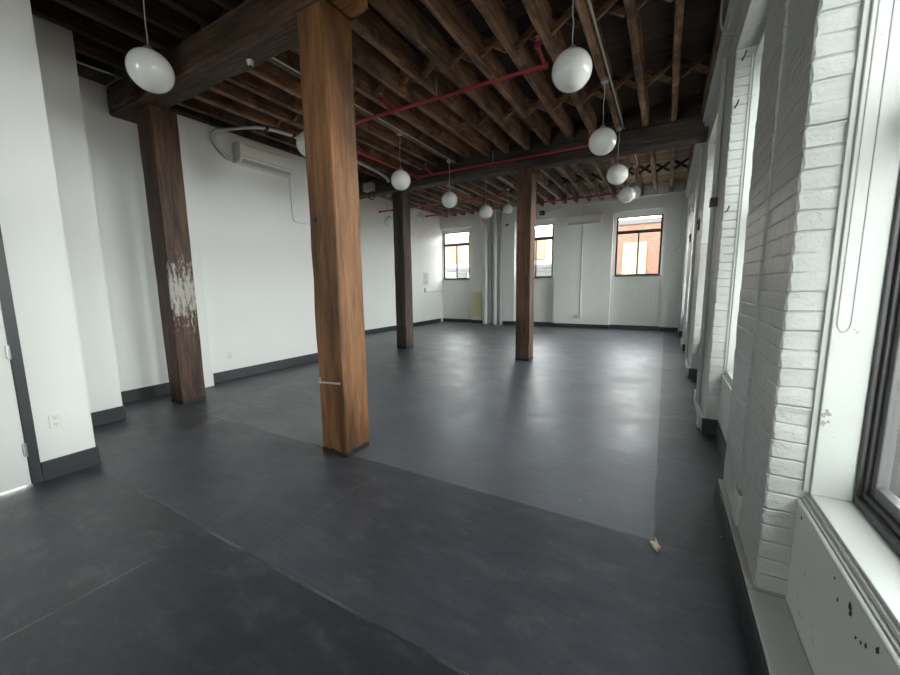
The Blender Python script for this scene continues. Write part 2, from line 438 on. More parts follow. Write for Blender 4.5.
# far wall with three window niches
N = [(-8.2, -6.75), (-4.97, -3.48), (-1.61, -.12)]
NZ = 3.80; YN = YF+.18
WIN = [(-8.15, -6.92), (-4.86, -3.58), (-1.52, -.19)]
WZ0, WZ1 = 1.76, 3.64
w = MB()
w.box(N[0][1], N[1][0], YF, YF+.45, 0, WT); w.box(N[1][1], N[2][0], YF, YF+.45, 0, WT); w.box(N[2][1], .85, YF, YF+.45, 0, WT)
for (a, b), (c, e) in zip(N, WIN):
    w.box(a, b, YF, YF+.45, NZ, WT)
    w.box(a, b, YN, YF+.45, 0, WZ0); w.box(a, b, YN, YF+.45, WZ1, NZ)
    w.box(a, c, YN, YF+.45, WZ0, WZ1); w.box(e, b, YN, YF+.45, WZ0, WZ1)
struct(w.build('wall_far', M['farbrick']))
bx = []
for a, b in N:
    bx.append((a+.005, b-.005, YN-.02, YN, 0, .13))
    if a > XB+.1: bx.append((a-.004, a+.016, YF-.019, YN-.02, 0, .13))
for a, b in ((N[0][1], -6.28), (-5.42, N[1][0]), (N[1][1], N[2][0]), (N[2][1], .40)): bx.append((a, b, YF-.02, YF, 0, .13))
base('baseboard_far', *bx)

def far_window(i, x0, x1, y=None, z0=None, rot=0):
    z0 = z0 or WZ0
    e = struct(empty('window_%d' % i, ((x0+x1)/2, y or YN+.06, z0))); e.rotation_euler = (0, 0, rot)
    k = (x1-x0)/2; H = WZ1-z0; rz = 1.40+WZ0-z0
    f = MB(); w_ = .055
    f.box(-k, -k+w_, -.03, .03, 0, H, .004); f.box(k-w_, k, -.03, .03, 0, H, .004)
    f.box(-k+w_, k-w_, -.03, .03, 0, w_, .004); f.box(-k+w_, k-w_, -.03, .03, H-.03, H, .004)
    f.box(-k+w_, k-w_, -.035, .03, rz-.05, rz+.05, .004)
    f.build('window_frame', M['farframe'], e)
    s = MB(); s.box(-.022, .022, -.025, .025, w_, rz-.035, .003)
    s.box(-.034, -.026, -.045, -.025, .10, .16, .002)
    s.build('mullion', M['farframe'], e)
    for a, b, c, d_ in ((-k+w_, -.022, w_, rz-.035), (.022, k-w_, w_, rz-.035), (-k+w_, k-w_, rz+.035, H-.03)):
        MB().box(a, b, -.003, .003, c, d_).build('pane', M['glass'], e)
    MB().box(-k-.04, k+.04, -.20+.14, -.035, -.035, 0, .004).build('window_sill', M['trim'], e)
    return e
for i, (a, b) in enumerate(WIN): far_window(6+i, a, b)
for i, (a, b) in enumerate(FILL_WIN): far_window(9+i, a, b, YB-.2, .9, math.pi)

# right wall: brick piers between tall windows
PIERS = [(YB, .62), (1.97, 3.06), (4.42, 5.62), (7.0, 8.2), (9.75, 10.9), (12.45, 13.62)]
GAPS = [(.62, 1.97), (3.06, 4.42), (5.62, 7.0), (8.2, 9.75), (10.9, 12.45)]
HEAD = 3.53
w = MB(); rr = random.Random(3)
for a, b in PIERS:
    rings = []; n = int(HEAD/.0384)
    off = {}
    for i in range(n+1):
        z = HEAD*i/n; c = i//2
        if c not in off: off[c] = [rr.uniform(-.004, .005) for _ in range(4)]
        o = off[c]; q = .010 if i % 2 == 0 else .004
        A, B_ = a+o[0], b+o[1]; X0 = XR+o[2]*.6
        rings.append([(X0, A+q, z), (X0+q, A, z), (.80, A, z), (.80, B_, z), (X0+q, B_, z), (X0, B_-q, z)])
    w.loft(rings)
w.box(XR, .80, YB, YF+.05, HEAD, WT)
for a, b in GAPS: w.box(.76, .80, a, b, 3.46, HEAD)
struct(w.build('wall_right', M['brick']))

def tall_window(i, a, b, cord=False):
    e = struct(empty('window_%d' % i, (.55, (a+b)/2, 0)))
    k = (b-a)/2; sz = .655; hz = 3.46
    q = lambda x: x-.55
    # plastered wall below the sill
    MB().box(q(.525), q(.80), -k+.002, k-.002, 0, .603).build('apron_panel', M['apron'], e)
    if i == 1:
        cr = random.Random(9); m = MB()
        for y, z, sz_ in ((1.434, .552, .010), (1.426, .536, .008), (1.325, .524, .006), (1.268, .562, .009), (1.379, .50, .005), (1.512, .51, .005), (1.552, .556, .004), (1.90, .565, .006), (1.35, .51, .005)):
            ring = [(q(.5235), y-(a+b)/2+sz_*cr.uniform(.5, 1.3)*math.cos(u*.9), z+sz_*cr.uniform(.6, 1.8)*math.sin(u*.9)) for u in range(7)]
            m.loft([ring, [(q(.526), p[1], p[2]) for p in ring]])
        m.build('chipped_paint', M['chip_dark'], e)
        m = MB()
        for x, z, sz_ in ((.560, .985, .011), (.574, .990, .010), (.563, .955, .009), (.568, 1.005, .006), (.577, .960, .006)):
            ring = [(q(x)+sz_*cr.uniform(.5, 1.2)*math.cos(u*.9), k-.0335, z+sz_*cr.uniform(.6, 1.5)*math.sin(u*.9)) for u in range(7)]
            m.loft([ring, [(p[0], k-.031, p[2]) for p in ring]])
        m.build('chipped_plaster', M['chip_tan'], e)
    m = MB()
    m.box(q(.535), q(.80), -k, k, .604, .622); m.box(q(.545), q(.80), -k, k, .622, .640, .003); m.box(q(.553), q(.80), -k+.02, k-.02, .640, sz, .003)
    m.tube([(q(.527), -k+.01, .608), (q(.527), k-.01, .608)], .008)
    m.build('window_sill', M['trim'], e)
    m = MB()
    for s_ in (-1, 1):
        y0, y1 = sorted((s_*(k-.032), s_*k)); m.box(q(.553), q(.70), y0, y1, sz, hz, .003)
        y0, y1 = sorted((s_*(k-.016), s_*k)); m.box(q(.535), q(.553), y0, y1, sz, hz, .002)
    m.box(q(.553), q(.70), -k+.032, k-.032, hz-.03, hz, .003)
    m.build('jamb_liner', M['trim'], e)
    f = MB()
    for s_ in (-1, 1):
        y0, y1 = sorted((s_*(k-.05), s_*(k-.002))); f.box(q(.672), q(.80), y0, y1, sz, hz-.03, .004)
        y0, y1 = sorted((s_*(k-.07), s_*(k-.05))); f.box(q(.688), q(.79), y0, y1, sz, hz-.03, .003)
    f.box(q(.672), q(.80), -k+.05, k-.05, sz, sz+.035, .004); f.box(q(.688), q(.79), -k+.07, k-.07, sz+.035, sz+.06, .003)
    f.box(q(.672), q(.80), -k+.05, k-.05, hz-.09, hz-.03, .004)
    f.box(q(.692), q(.77), -k+.07, k-.07, 2.02, 2.09, .004)
    f.build('window_frame', M['frame'], e)
    s = MB(); u = k-.07
    for z0, z1, x0 in ((sz+.06, 2.02, .702), (2.09, hz-.09, .702)):
        s.box(q(x0), q(x0+.035), -u, -u+.034, z0, z1, .004); s.box(q(x0), q(x0+.035), u-.034, u, z0, z1, .004)
        s.box(q(x0), q(x0+.035), -u+.034, u-.034, z0, z0+.045, .004); s.box(q(x0), q(x0+.035), -u+.034, u-.034, z1-.045, z1, .004)
    s.build('sash', M['sash'], e)
    for z0, z1 in ((sz+.105, 2.02-.045), (2.145, hz-.135)):
        MB().box(q(.716), q(.722), -u+.034, u-.034, z0, z1).build('pane', M['glass'], e)
    return e
for i, (a, b) in enumerate(GAPS): tall_window(i+1, a, b)

# white ledge with black facing along the foot of the near wall, and base strips on the other piers
struct(MB().box(.392, .524, YB, 1.965, 0, .150, .006).box(.392, XR+.004, 1.965, 3.055, 0, .150, .006).build('trim_1', M['trim']))
struct(MB().box(.380, .391, YB, 3.06, 0, .146, .002).build('baseboard_right', M['base']))
for i, (a, b) in enumerate(PIERS[2:]):
    struct(MB().box(.392, XR+.004, a, b, 0, .150, .006).build('trim_%d' % (2+i), M['trim']))
bx = []
for a, b in GAPS[1:]:
    bx.append((.505, .524, a+.002, b-.002, 0, .150)); bx.append((.393, .505, b-.018, b-.001, 0, .150))
base('baseboard_right_niches', *bx)
# wall plate boards under the ceiling on the window wall
wp = MB()
wp.box(.335, XR, YB, 7.07, 3.86, 3.93, .004); wp.box(.362, XR, YB, 7.07, 3.80, 3.86, .004)
struct(wp.build('trim_8', M['trim']))
wp = MB()
wp.box(.335, XR, 7.40, YF, 4.07, 4.14, .004); wp.box(.362, XR, 7.40, YF, 4.01, 4.07, .004)
struct(wp.build('trim_9', M['trim']))

# ------------------------------------------------------------------ columns
CG = 'heavy square timber columns'
def column(x, y, mat, label, top=BB, seed=0, s=.152, lean=0):
    r = random.Random(seed)
    m = MB().timber('Z', 0, top, -s, s, -s, s, .28, .0035, .009, r)
    for v in m.bm.verts:
        if v.co.x < 0: v.co.x -= lean*v.co.z/top
    o = m.build('timber_column', mat)
    o.location = (x, y, 0); tag(o, label, 'column', CG); return o
c1 = column(-2.52, 2.43, M['col_warm'], 'nearest timber column, warm orange-brown, standing in the middle of the floor', seed=1)
m = MB(); m.tube([(.02-.152-.02, -.158, .655), (.12, -.158, .672)], .009, 8); m.box(-.13, -.118, -.170, -.150, .64, .70, .002)
m.build('iron_pin', M['pipe_grey'], c1)
m = MB(); m.lathe([(.001, -.156), (.026, -.155), (.030, -.151)], (-.075, 0, 2.065), 14, 'Y'); m.build('plugged_knot', M['beam_dark'], c1)
column(-5.54, 2.53, M['col_red'], 'dark red-brown timber column near the left wall with patches of old white paint', seed=2, s=.150, lean=.05)
column(-5.50, 7.40, M['col_grey'], 'dark grey-brown timber column farther back, on the left', seed=3, s=.150)
column(-2.42, 7.26, M['col_brown'], 'brown timber column farther back, nearest the far windows', seed=4, s=.142)

# ------------------------------------------------------------------ beams
r = random.Random(11)
BG = 'heavy ceiling beams on the columns'
b1 = MB().timber('X', XA+.002, -2.34, 2.28, 2.58, BB, JB-.002, .35, .006, .018, r).build('ceiling_beam', M['beam'])
M['sawn'] = wood('window_lit_beam_end', (.17, .072, .026), (.34, .155, .060), (.50, .26, .115), 'X', .6)  # paler colour on this end stands in for window light
m = MB().timber('X', -2.34, -2.19, 2.275, 2.575, BB-.001, JB-.003, .04, .006, .03, r)
so = m.build('sawn_end', M['sawn'], b1); so['label'] = 'end of the beam, window light painted in as paler orange'
tag(b1, 'front timber beam running from the left wall to the nearest column', 'beam', BG)
m = MB().lathe([(.012, 0), (.03, -.006), (.034, -.02), (.026, -.05), (.015, -.054)], (0, 0, 0), 16)
lh = m.build('lamp_holder', M['pipe_white']); lh.location = (-3.56, 2.46, BB-.001)
tag(lh, 'small white lamp holder without a bulb under the front ceiling beam', 'lamp holder')
m = MB().lathe([(.012, -.052), (.012, -.066), (.004, -.068)], (0, 0, 0), 10); m.build('socket', M['black'], lh)
b2 = MB().timber('X', -2.185, XR-.005, 2.33, 2.50, 3.80, JB-.002, .35, .006, .018, r).build('ceiling_beam', M['beam'])
tag(b2, 'slimmer timber beam running from the nearest column to the window wall', 'beam', BG)
b3 = MB().timber('X', XB+.002, -5.501, 7.11, 7.37, BB, JB-.002, .35, .006, .016, r).build('ceiling_beam', M['beam_dark'])
tag(b3, 'dark beam from the grey-brown column to the recessed left wall', 'beam', BG)
b4 = MB().timber('X', -5.50, XR-.005, 7.08, 7.36, BB, JB-.002, .35, .006, .016, r).build('ceiling_beam', M['beam_dark'])
tag(b4, 'long dark beam across the room over the two farther columns, ending at the window wall', 'beam', BG)
kb = MB().timber('X', XB+.003, XR-.004, 7.125, 7.215, JB+.001, DECK2-.002, .5, .004, .008, r).build('blocking_timber', M['beam_dark'])
tag(kb, 'dark blocking timber set on edge along the top of the rear beam', 'blocking')
bb = MB().timber('X', -5.95, -5.40, 2.22, 2.279, BB+.02, JB-.05, .2, .006, .012, r).build('beam_cleat', M['beam_dark'])
tag(bb, 'short dark timber cleat bolted to the front beam beside the red-brown column', 'cleat')
# timber ledger on the left wall and thin strip above the rear beam
l1 = MB().timber('Y', 2.60, 6.39, XA+.001, XA+.10, 3.955, 4.22, .4, .004, .01, r).build('wall_ledger', M['beam_dark'])
tag(l1, 'dark timber ledger along the top of the left wall above the air conditioner', 'ledger', 'timber ledgers on the left wall')
l2 = MB().timber('Y', 1.79, 2.27, XA+.001, XA+.30, 4.00, 4.24, .3, .004, .01, r).build('wall_ledger', M['beam_dark'])
tag(l2, 'short dark ledger at the wall top in the corner behind the red-brown column', 'ledger', 'timber ledgers on the left wall')
st = MB().tube([(-5.72, 1.80, 3.962), (-5.69, 2.26, 3.962)], .012, 8).build('pipe_stub', M['pipe_grey'])
tag(st, 'thin pale pipe under the ceiling in the corner by the red-brown column', 'pipe')

# ------------------------------------------------------------------ joists and bridging
JW = .085; JP = .389
jx = lambda k: -.085-JP*k
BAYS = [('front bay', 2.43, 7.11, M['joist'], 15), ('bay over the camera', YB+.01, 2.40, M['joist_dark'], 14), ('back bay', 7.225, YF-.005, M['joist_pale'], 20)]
NAMES = {'front bay': 'between nearest column and rear beam', 'bay over the camera': 'in front of the nearest column', 'back bay': 'behind the rear beam'}
TINT = {'front bay': 'brown', 'bay over the camera': 'dark brown', 'back bay': 'pale limewashed'}
for bay, y0, y1, mat, kmax in BAYS:
    n = 0
    jb, dk = (JB2, DECK2) if bay == 'back bay' else (JB, DECK)
    for k in range(-1, kmax+1):
        x0 = jx(k)
        Y0 = y0
        if bay == 'bay over the camera':
            if x0 < DOORX-.0: Y0 = 1.165
            if x0 < -5.42: Y0 = 1.785
            if x0 < DOORX < x0+JW: Y0 = 1.165
        if x0 < XB+.02: continue
        rj = random.Random(hash((len(bay), k)) & 0xffff)
        rj = random.Random(len(bay)*100+k)
        o = MB().timber('Y', Y0, y1, x0+rj.uniform(-.008, .008), x0+JW+rj.uniform(-.006, .008), jb+rj.uniform(-.0, .002), dk-.001, .38, .005, .009, rj).build('ceiling_joist', mat, origin=(x0, y0, jb))
        tag(o, '%s ceiling joist, %s from window wall, %s' % (TINT[bay], ORD[n], NAMES[bay]), 'joist', 'ceiling joists, '+bay)
        n += 1
def bridging(y, kmax, where, mat, kmin=-1, jit=.05):
    n = 0
    for k in range(kmin, kmax):
        xr, xl = jx(k)-.004, jx(k+1)+JW+.006       # gap between joist k and the next one to the left
        if xl < XB+.05: continue
        rb = random.Random(int(y*10)*50+k)
        yy = y+rb.uniform(-jit, jit)
        e = empty('cross_bridging', ((xl+xr)/2, yy, JB2 if y > 7.3 else JB))
        for s_ in (-1, 1):
            a = Vector((s_*(xl-xr)/2*-1, s_*.024, .045)); b = Vector((s_*(xl-xr)/2, s_*.024, .240))
            d_ = (b-a).normalized(); p = d_.cross(Vector((0, 1, 0))).normalized()
            h = .030; tt = .019; ring = lambda c: [c+p*h+Vector((0, tt, 0)), c+p*h-Vector((0, tt, 0)), c-p*h-Vector((0, tt, 0)), c-p*h+Vector((0, tt, 0))]
            MB().loft([ring(a), ring(b)]).build('strut', mat, e)
        tag(e, 'crossed bridging struts, %s joist gap from the windows, %s' % (ORD[n], where), 'bridging', 'cross bridging between the joists')
        n += 1
bridging(4.2, 15, 'nearer row before rear beam', M['strut'])
bridging(5.8, 15, 'farther row before rear beam', M['strut'])
M['strut_dark'] = wood('dark_strut_wood', (.06, .042, .032), (.12, .085, .062), (.20, .145, .11), 'X', .75)
bridging(9.4, 19, 'just behind the rear beam', M['strut_dark'])
bridging(11.2, 19, 'row nearer the far wall', M['strut_dark'])

# ------------------------------------------------------------------ pendant globes
GR = .163
def globe_lamp(x, y, z, label, R=GR):
    e = empty('pendant_lamp', (x, y, z))
    prof = []
    for i in range(1, 24):
        a = math.pi*i/24
        prof.append((R*math.sin(a), -R*.97*math.cos(a)))
    MB().lathe([(.004, -R*.97)]+prof[:-1]+[(.036, R*.955)], n=40).build('glass_globe', M['globe'], e, True)
    MB().lathe([(.040, R*.945), (.040, R*1.02), (.030, R*1.10), (.012, R*1.14), (.007, R*1.25)], n=20).build('cap', M['steel'], e, True)
    top = (JB2 if y > 7.25 else JB)-z
    r_ = random.Random(int(x*100+y*10)); pts = [(0, 0, R*1.2)]
    for i in range(1, 6): pts.append((r_.uniform(-.006, .006), r_.uniform(-.006, .006), R*1.2+(top-.05-R*1.2)*i/6))
    pts.append((0, 0, top-.045))
    MB().tube(smooth_path(pts, 4), .0042, 8).build('cord', M['cord'], e, True)
    MB().lathe([(.004, top-.052), (.034, top-.050), (.046, top-.038), (.046, top-.001), (.02, top)], n=16).build('ceiling_box', M['steel'], e, True)
    tag(e, label, 'pendant lamp', 'opal globe pendant lamps'); return e
XRW, XLW = -.79, -3.88
globe_lamp(XRW, 3.49, 3.275, 'largest white globe lamp in the row nearest the windows')
globe_lamp(XRW, 5.26, 3.255, 'white globe lamp just in front of the rear beam, in the row nearest the windows')
globe_lamp(XRW, 6.93, 3.262, 'white globe lamp hanging at the rear beam, third in the row nearest the windows')
globe_lamp(XRW, 8.62, 3.275, 'white globe lamp behind the rear beam, fourth in the row nearest the windows')
globe_lamp(XRW, 10.12, 3.62, 'partly hidden globe lamp, farthest in the row nearest the windows')
globe_lamp(-3.80, 1.72, 3.285, 'big white globe lamp at upper left, beside the red-brown column')
globe_lamp(-3.95, 3.46, 3.26, 'globe lamp mostly hidden behind the left edge of the nearest column')
globe_lamp(-3.90, 5.25, 3.235, 'globe lamp in front of the top of the grey-brown column')
globe_lamp(-3.90, 6.87, 3.22, 'globe lamp just right of the grey-brown column, above the far left window')
globe_lamp(-3.90, 8.66, 3.27, 'globe lamp in front of the pipe riser on the far wall')
globe_lamp(-4.085, 10.6, 3.675, 'small globe lamp high by the far wall, just left of the brown column', .140)
globe_lamp(-7.40, 9.32, 3.45, 'small globe lamp by the recessed wall, left of the grey-brown column', .150)
globe_lamp(-7.55, 11.20, 3.93-.1, 'small globe lamp by the recessed wall, right of the grey-brown column', .150)

# ------------------------------------------------------------------ conduits on the joists
def conduit(pts, label, r_=.0115, mat='steel', name='conduit', sm=True, clips=()):
    o = MB().tube(smooth_path(pts, 6) if sm else pts, r_, 10).build(name, M[mat], None, True)
    tag(o, label, 'conduit', 'steel conduits under the joists' if name == 'conduit' else None)
    return o
zc = JB-.013; zf = JB2-.013
conduit([(-.730, YB+.05, zc), (-.730, 3.0, zc), (-.730, 7.03, zc)], 'galvanised conduit feeding the front globe lamps nearest the windows', sm=False)
conduit([(-.730, 7.42, zf), (-.730, 8.5, zf), (-.730, 10.1, zf)], 'galvanised conduit behind the rear beam feeding the globes nearest the windows', sm=False)
conduit([(-3.835, 2.66, zc), (-3.835, 4.0, zc), (-3.835, 7.03, zc)], 'galvanised conduit feeding the left row of globe lamps, in front of the rear beam', sm=False)
conduit([(-3.825, 7.5, zf), (-3.825, 9.0, zf), (-3.825, 10.3, zf)], 'galvanised conduit behind the rear beam above the left row of globes', sm=False)
conduit([(-5.33, 7.6, zf), (-5.33, 8.7, zf), (-5.30, 10.6, zf)], 'galvanised conduit behind the rear beam right of the grey-brown column', sm=False)

# ------------------------------------------------------------------ red sprinkler piping
sp = empty('sprinkler_piping', (-4.72, 7, 3.8))
tag(sp, 'red painted sprinkler piping with side branches hung under the ceiling joists', 'sprinkler piping')
def rel(p): return (p[0]+4.72, p[1]-7, p[2]-3.8)
MB().tube([rel((-4.72, 4.2, 3.8)), rel((-4.72, 8, 3.8)), rel((-4.70, 11.05, 3.8))], .028, 12).build('main_pipe', M['redpipe'], sp, True)
def branch(y, x0, x1, heads, z=3.80, end=None, r_=.021):
    m = MB(); m.tube([rel((x0, y, z)), rel((x1, y, z))], r_, 12)
    xs = sorted(x for x in (x0, x1, -4.72) if min(x0, x1) <= x <= max(x0, x1))
    for x in xs: m.lathe([(.02, -.034), (.031, -.032), (.031, .032), (.02, .034)], rel((x, y, z)), 12, 'X')
    m.build('branch_pipe', M['redpipe'], sp, True)
    for hx, dy, up in heads:
        m = MB(); m.tube(smooth_path([rel((hx, y, z)), rel((hx, y+dy*.5, z+up*.5)), rel((hx, y+dy, z+up))], 4), .019, 10)
        m.lathe([(.012, -.03), (.030, -.028), (.030, .03), (.012, .032)], rel((hx, y, z)), 12, 'Y')
        m.lathe([(.012, -.03), (.029, -.028), (.029, .028), (.012, .03)], rel((hx, y+dy, z+up)), 12, 'Z')
        hd = m.build('riser_nipple', M['redpipe'], sp, True)
        MB().lathe([(.013, .03), (.013, .05), (.006, .055), (.006, .075), (.022, .078), (.022, .082)], rel((hx, y+dy, z+up)), 12).build('sprinkler_head', M['brass'], hd, True)
branch(4.28, -4.72, -1.25, [(-1.25, -.27, .06), (-3.3, -.2, .06)])
branch(6.97, -4.72, -1.22, [(-1.22, -.24, .06), (-4.35, -.25, .06)], 3.80)
branch(9.45, -7.85, -3.70, [(-3.72, -.2, .05)], 3.80)
branch(11.0, -7.15, -1.10, [(-1.12, -.2, .05)], 3.83)
for x, y in ((-7.55, 9.45), (-6.3, 11.0), (-2.4, 11.0), (-2.6, 4.28), (-3.0, 6.97), (-4.72, 8.2)):
    m = MB(); m.tube([rel((x, y, 3.83)), rel((x, y, (JB2 if y > 7.3 else JB)+.05))], .005, 8); m.build('hanger_rod', M['steel'], sp)

# ------------------------------------------------------------------ air conditioners
def air_con(w, label):
    """body with a rounded front, hung on a wall behind +y"""
    e = empty('air_conditioner')
    prof = [(0, 0), (-.12, .0), (-.185, .045), (-.205, .09), (-.208, .25), (-.195, .285), (-.17, .30), (0, .30)]
    m = MB(); m.loft([[(x, y, z) for y, z in prof] for x in (-w/2+.012, w/2-.012)]); m.build('body', M['plastic'], e, True)
    for s_ in (-1, 1):
        p2 = [(y*1.015, z*1.01-.002) for y, z in prof]; x0, x1 = sorted((s_*(w/2-.014), s_*w/2))
        MB().loft([[(x, y, z) for y, z in p2] for x in (x0, x1)]).build('end_cap', M['plastic'], e, True)
    MB().box(-w/2+.03, w/2-.03, -.212, -.206, .095, .24, .002).build('front_panel', M['plastic'], e)
    m = MB()
    for a, b in (((-.128, .006), (-.186, .05)),):
        m.loft([[(x, a[0], a[1]-.006), (x, b[0], b[1]-.006), (x, b[0]-.004, b[1]), (x, a[0]-.004, a[1])] for x in (-w/2+.05, w/2-.05)])
    m.build('louvre', M['plastic_dark'], e)
    MB().box(-w/2+.03, w/2-.03, -.211, -.2085, .082, .092).build('air_slot', M['plastic_dark'], e)
    tag(e, label, 'air conditioner', 'wall-mounted air conditioners'); return e
ac = air_con(1.00, 'off-white air conditioner high on the left wall, with a pipe loop beside it')
ac.rotation_euler = (0, 0, math.pi/2); ac.location = (XA+.001, 4.33, 3.50)
ac2 = air_con(1.12, 'off-white air conditioner high on the far wall between two windows')
ac2.location = (-2.50, YF-.001, 3.50)

li = empty('refrigerant_line', (XA+.03, 3.8, 3.6))
tag(li, 'pair of white insulated pipes looping up from the air conditioner to the ceiling', 'pipe')
P = [(XA+.04, 3.80, 3.52), (XA+.04, 3.72, 3.56), (XA+.04, 3.60, 3.66), (XA+.05, 3.54, 3.78), (XA+.07, 3.60, 3.88), (XA+.18, 3.70, 3.925), (-5.72, 3.84, 3.94), (-5.55, 4.0, 3.945), (-5.44, 4.4, 3.945), (-5.42, 5.2, 3.945), (-5.5, 6.3, 3.94), (-5.56, 6.9, 3.90), (-5.6, 7.05, 3.84)]
for dz in (0, .045):
    MB().tube(smooth_path([(p[0]-XA-.03+(dz*.9 if i > 5 else 0), p[1]-3.8-(dz*.8 if i < 5 else 0), p[2]-3.6+(dz*.0 if i > 5 else dz*.25)) for i, p in enumerate(P)], 6), .018, 10).build('insulated_pipe', M['pipe_white'], li, True)
for i in (7, 8, 9):
    p = P[i]; MB().box(p[0]-XA-.03-.025, p[0]-XA-.03+.07, p[1]-3.8-.02, p[1]-3.8+.02, p[2]-3.6-.022, p[2]-3.6+.022, .004).build('strap', M['black'], li)
conduit([(XA+.012, 4.86, 3.50), (XA+.012, 4.87, 3.40), (XA+.012, 4.88, 3.0), (XA+.012, 4.89, 2.80), (XA+.012, 4.96, 2.73), (XA+.012, 5.3, 2.73), (XA+.012, 6.3, 2.73)],
        'thin white conduit running down the left wall from the air conditioner', .009, 'pipe_white', 'wall_conduit')

# boxed pipe casing beside the red-brown column
m = MB(); m.box(XA+.001, -6.00, 2.88, 3.12, 0, 3.80, .018)
o = m.build('pipe_casing', M['wall'])
tag(o, 'narrow white boxed pipe casing on the left wall beside the red-brown column', 'pipe casing')

# junction box and cables on the left end of the rear beam
jb = empty('junction_box', (-6.15, 7.10, 3.80)); tag(jb, 'grey junction box with coiled black cable on the rear beam behind the nearest column', 'junction box')
MB().box(-.13, .13, -.13, 0, -.10, .09, .008).build('enclosure', M['grey_box'], jb)
MB().box(-.115, .115, -.138, -.131, -.085, .075, .004).build('cover', M['grey_box'], jb)
pts = []
for i in range(60):
    a = i*.42; pts.append((.06+.085*math.cos(a)+.002*i*.2, -.07+.012*math.sin(a*.5), -.20+.085*math.sin(a)))
MB().tube(pts, .010, 8).build('cable_coil', M['black'], jb, True)

# ------------------------------------------------------------------ far wall fittings
def far_conduit(pts, label, r_, mat, cat, name, extra=None):
    m = MB(); m.tube(smooth_path(pts, 5), r_, 12)
    if extra: extra(m)
    o = m.build(name, M[mat], None, True); tag(o, label, cat); return o
PG = 'vertical pipes on the far wall'
def riser(x, rad, mat, label, z1=DECK-.3, y=None, bend=False):
    y = y or YF-rad*1.25-.004
    e = MB()
    if bend: e.tube(smooth_path([(0, 0, 0), (0, 0, 2), (0, 0, 3.62), (-.01, -.02, 3.72), (-.10, -.06, 3.86), (-.12, -.07, 3.97), (-.12, -.07, z1)], 5), rad, 14)
    else: e.tube([(0, 0, 0), (0, 0, z1)], rad, 14)
    for z in (.16, .45, 1.9, 3.3): e.lathe([(rad*.9, -.03), (rad*1.22, -.028), (rad*1.22, .028), (rad*.9, .03)], (0, 0, z), 14)
    o = e.build('riser_pipe', M[mat], None, True); o.location = (x, y, 0)
    tag(o, label, 'pipe', PG)
riser(-6.10, .075, 'pipe_white', 'white riser pipe with a bend at the top, leftmost of the far wall pipes', DECK, bend=True)
riser(-5.90, .040, 'pipe_grey', 'thin grey riser pipe, second from the left among the far wall pipes', DECK)
riser(-5.70, .070, 'pipe_white', 'thick white riser pipe, third from the left among the far wall pipes', DECK)
riser(-5.50, .045, 'pipe_grey', 'thin grey riser pipe, rightmost of the far wall pipes', JB2-.01)
o = MB().box(-6.72, -6.31, YF-.03, YF-.001, .28, 1.24, .006).build('access_panel', M['yellow'])
tag(o, 'pale yellow access panel low on the far wall left of the riser pipes', 'panel')
o = MB().lathe([(.001, -.006), (.045, -.006), (.05, 0)], (-5.27, YF-.001, 3.72), 18, 'Y').build('wall_plug', M['black'])
tag(o, 'small round black plug in the far wall beside the riser pipes', 'plug')
e = empty('socket_conduit', (-2.55, YF-.012, .42)); tag(e, 'white conduit from the far air conditioner down to a socket box', 'conduit')
MB().tube([(0, 0, 0), (.0, 0, 3.07)], .016, 10).build('tube', M['pipe_white'], e, True)
MB().box(-.10, .06, -.045, .010, -.055, .055, .006).build('socket_box', M['pipe_white'], e)
MB().box(-.085, .045, -.052, -.044, -.04, .04, .004).build('cover_plate', M['plastic'], e)
far_conduit([(-3.95, YF-.22, 3.98), (-3.75, YF-.05, 4.01), (-3.3, YF-.035, 4.13), (-2.6, YF-.03, 4.16), (-1.0, YF-.03, 4.19), (.30, YF-.03, 4.20)],
            'white pipe along the top of the far wall, curving down at the brown column', .025, 'pipe_white', 'pipe', 'wall_pipe')
far_conduit([(-2.53, YF-.02, 3.81), (-2.53, YF-.02, 4.0), (-2.53, YF-.03, 4.165)], 'short white pipe rising from the far air conditioner to the wall-top pipe', .014, 'pipe_white', 'pipe', 'wall_pipe')
far_conduit([(.31, YF-.02, 4.17), (.31, YF-.02, 3.4), (.31, YF-.02, 2.75), (.25, YF-.02, 2.55), (.10, YF-.02, 2.47), (-.02, YF-.02, 2.47)],
            'thin white cable down the far wall right of the right-hand window', .010, 'pipe_white', 'cable', 'wall_cable')
cam_ = empty('wall_box', (-3.92, YF-.10, 3.99)); tag(cam_, 'small black box bracketed at the top of the far wall beside the brown column', 'box')
MB().box(-.08, .08, -.10, .06, -.07, .07, .01).build('cabinet', M['black'], cam_)
MB().box(-.02, .02, .06, .099, -.02, .02, .003).build('bracket', M['steel'], cam_)

# outlets, thermostat and notice on the left walls
def outlet(loc, label):
    e = empty('wall_outlet', loc)
    MB().box(0, .007, -.037, .037, -.060, .060, .003).build('cover_plate', M['plastic'], e)
    for dz in (-.026, .026):
        s = MB().lathe([(.017, .006), (.016, .0095)], (0, 0, dz), 16, 'X').build('receptacle', M['plastic'], e)
        m = MB()
        for dy in (-.006, .006): m.box(.0088, .0102, dy-.0012, dy+.0012, dz-.002, dz+.006)
        m.box(.0088, .0102, -.002, .002, dz-.010, dz-.006)
        m.build('slot', M['black'], s)
    tag(e, label, 'outlet', 'wall outlets'); return e
outlet((DOORX, .945, .465), 'white double outlet on the wall beside the door')
outlet((XA, 3.50, .41), 'small white outlet on the left wall below the air conditioner')
outlet((XB, 9.65, .40), 'faint white outlet on the recessed wall, left of the grey-brown column')
outlet((XB, 12.28, .38), 'faint white outlet low on the recessed wall near the far corner')
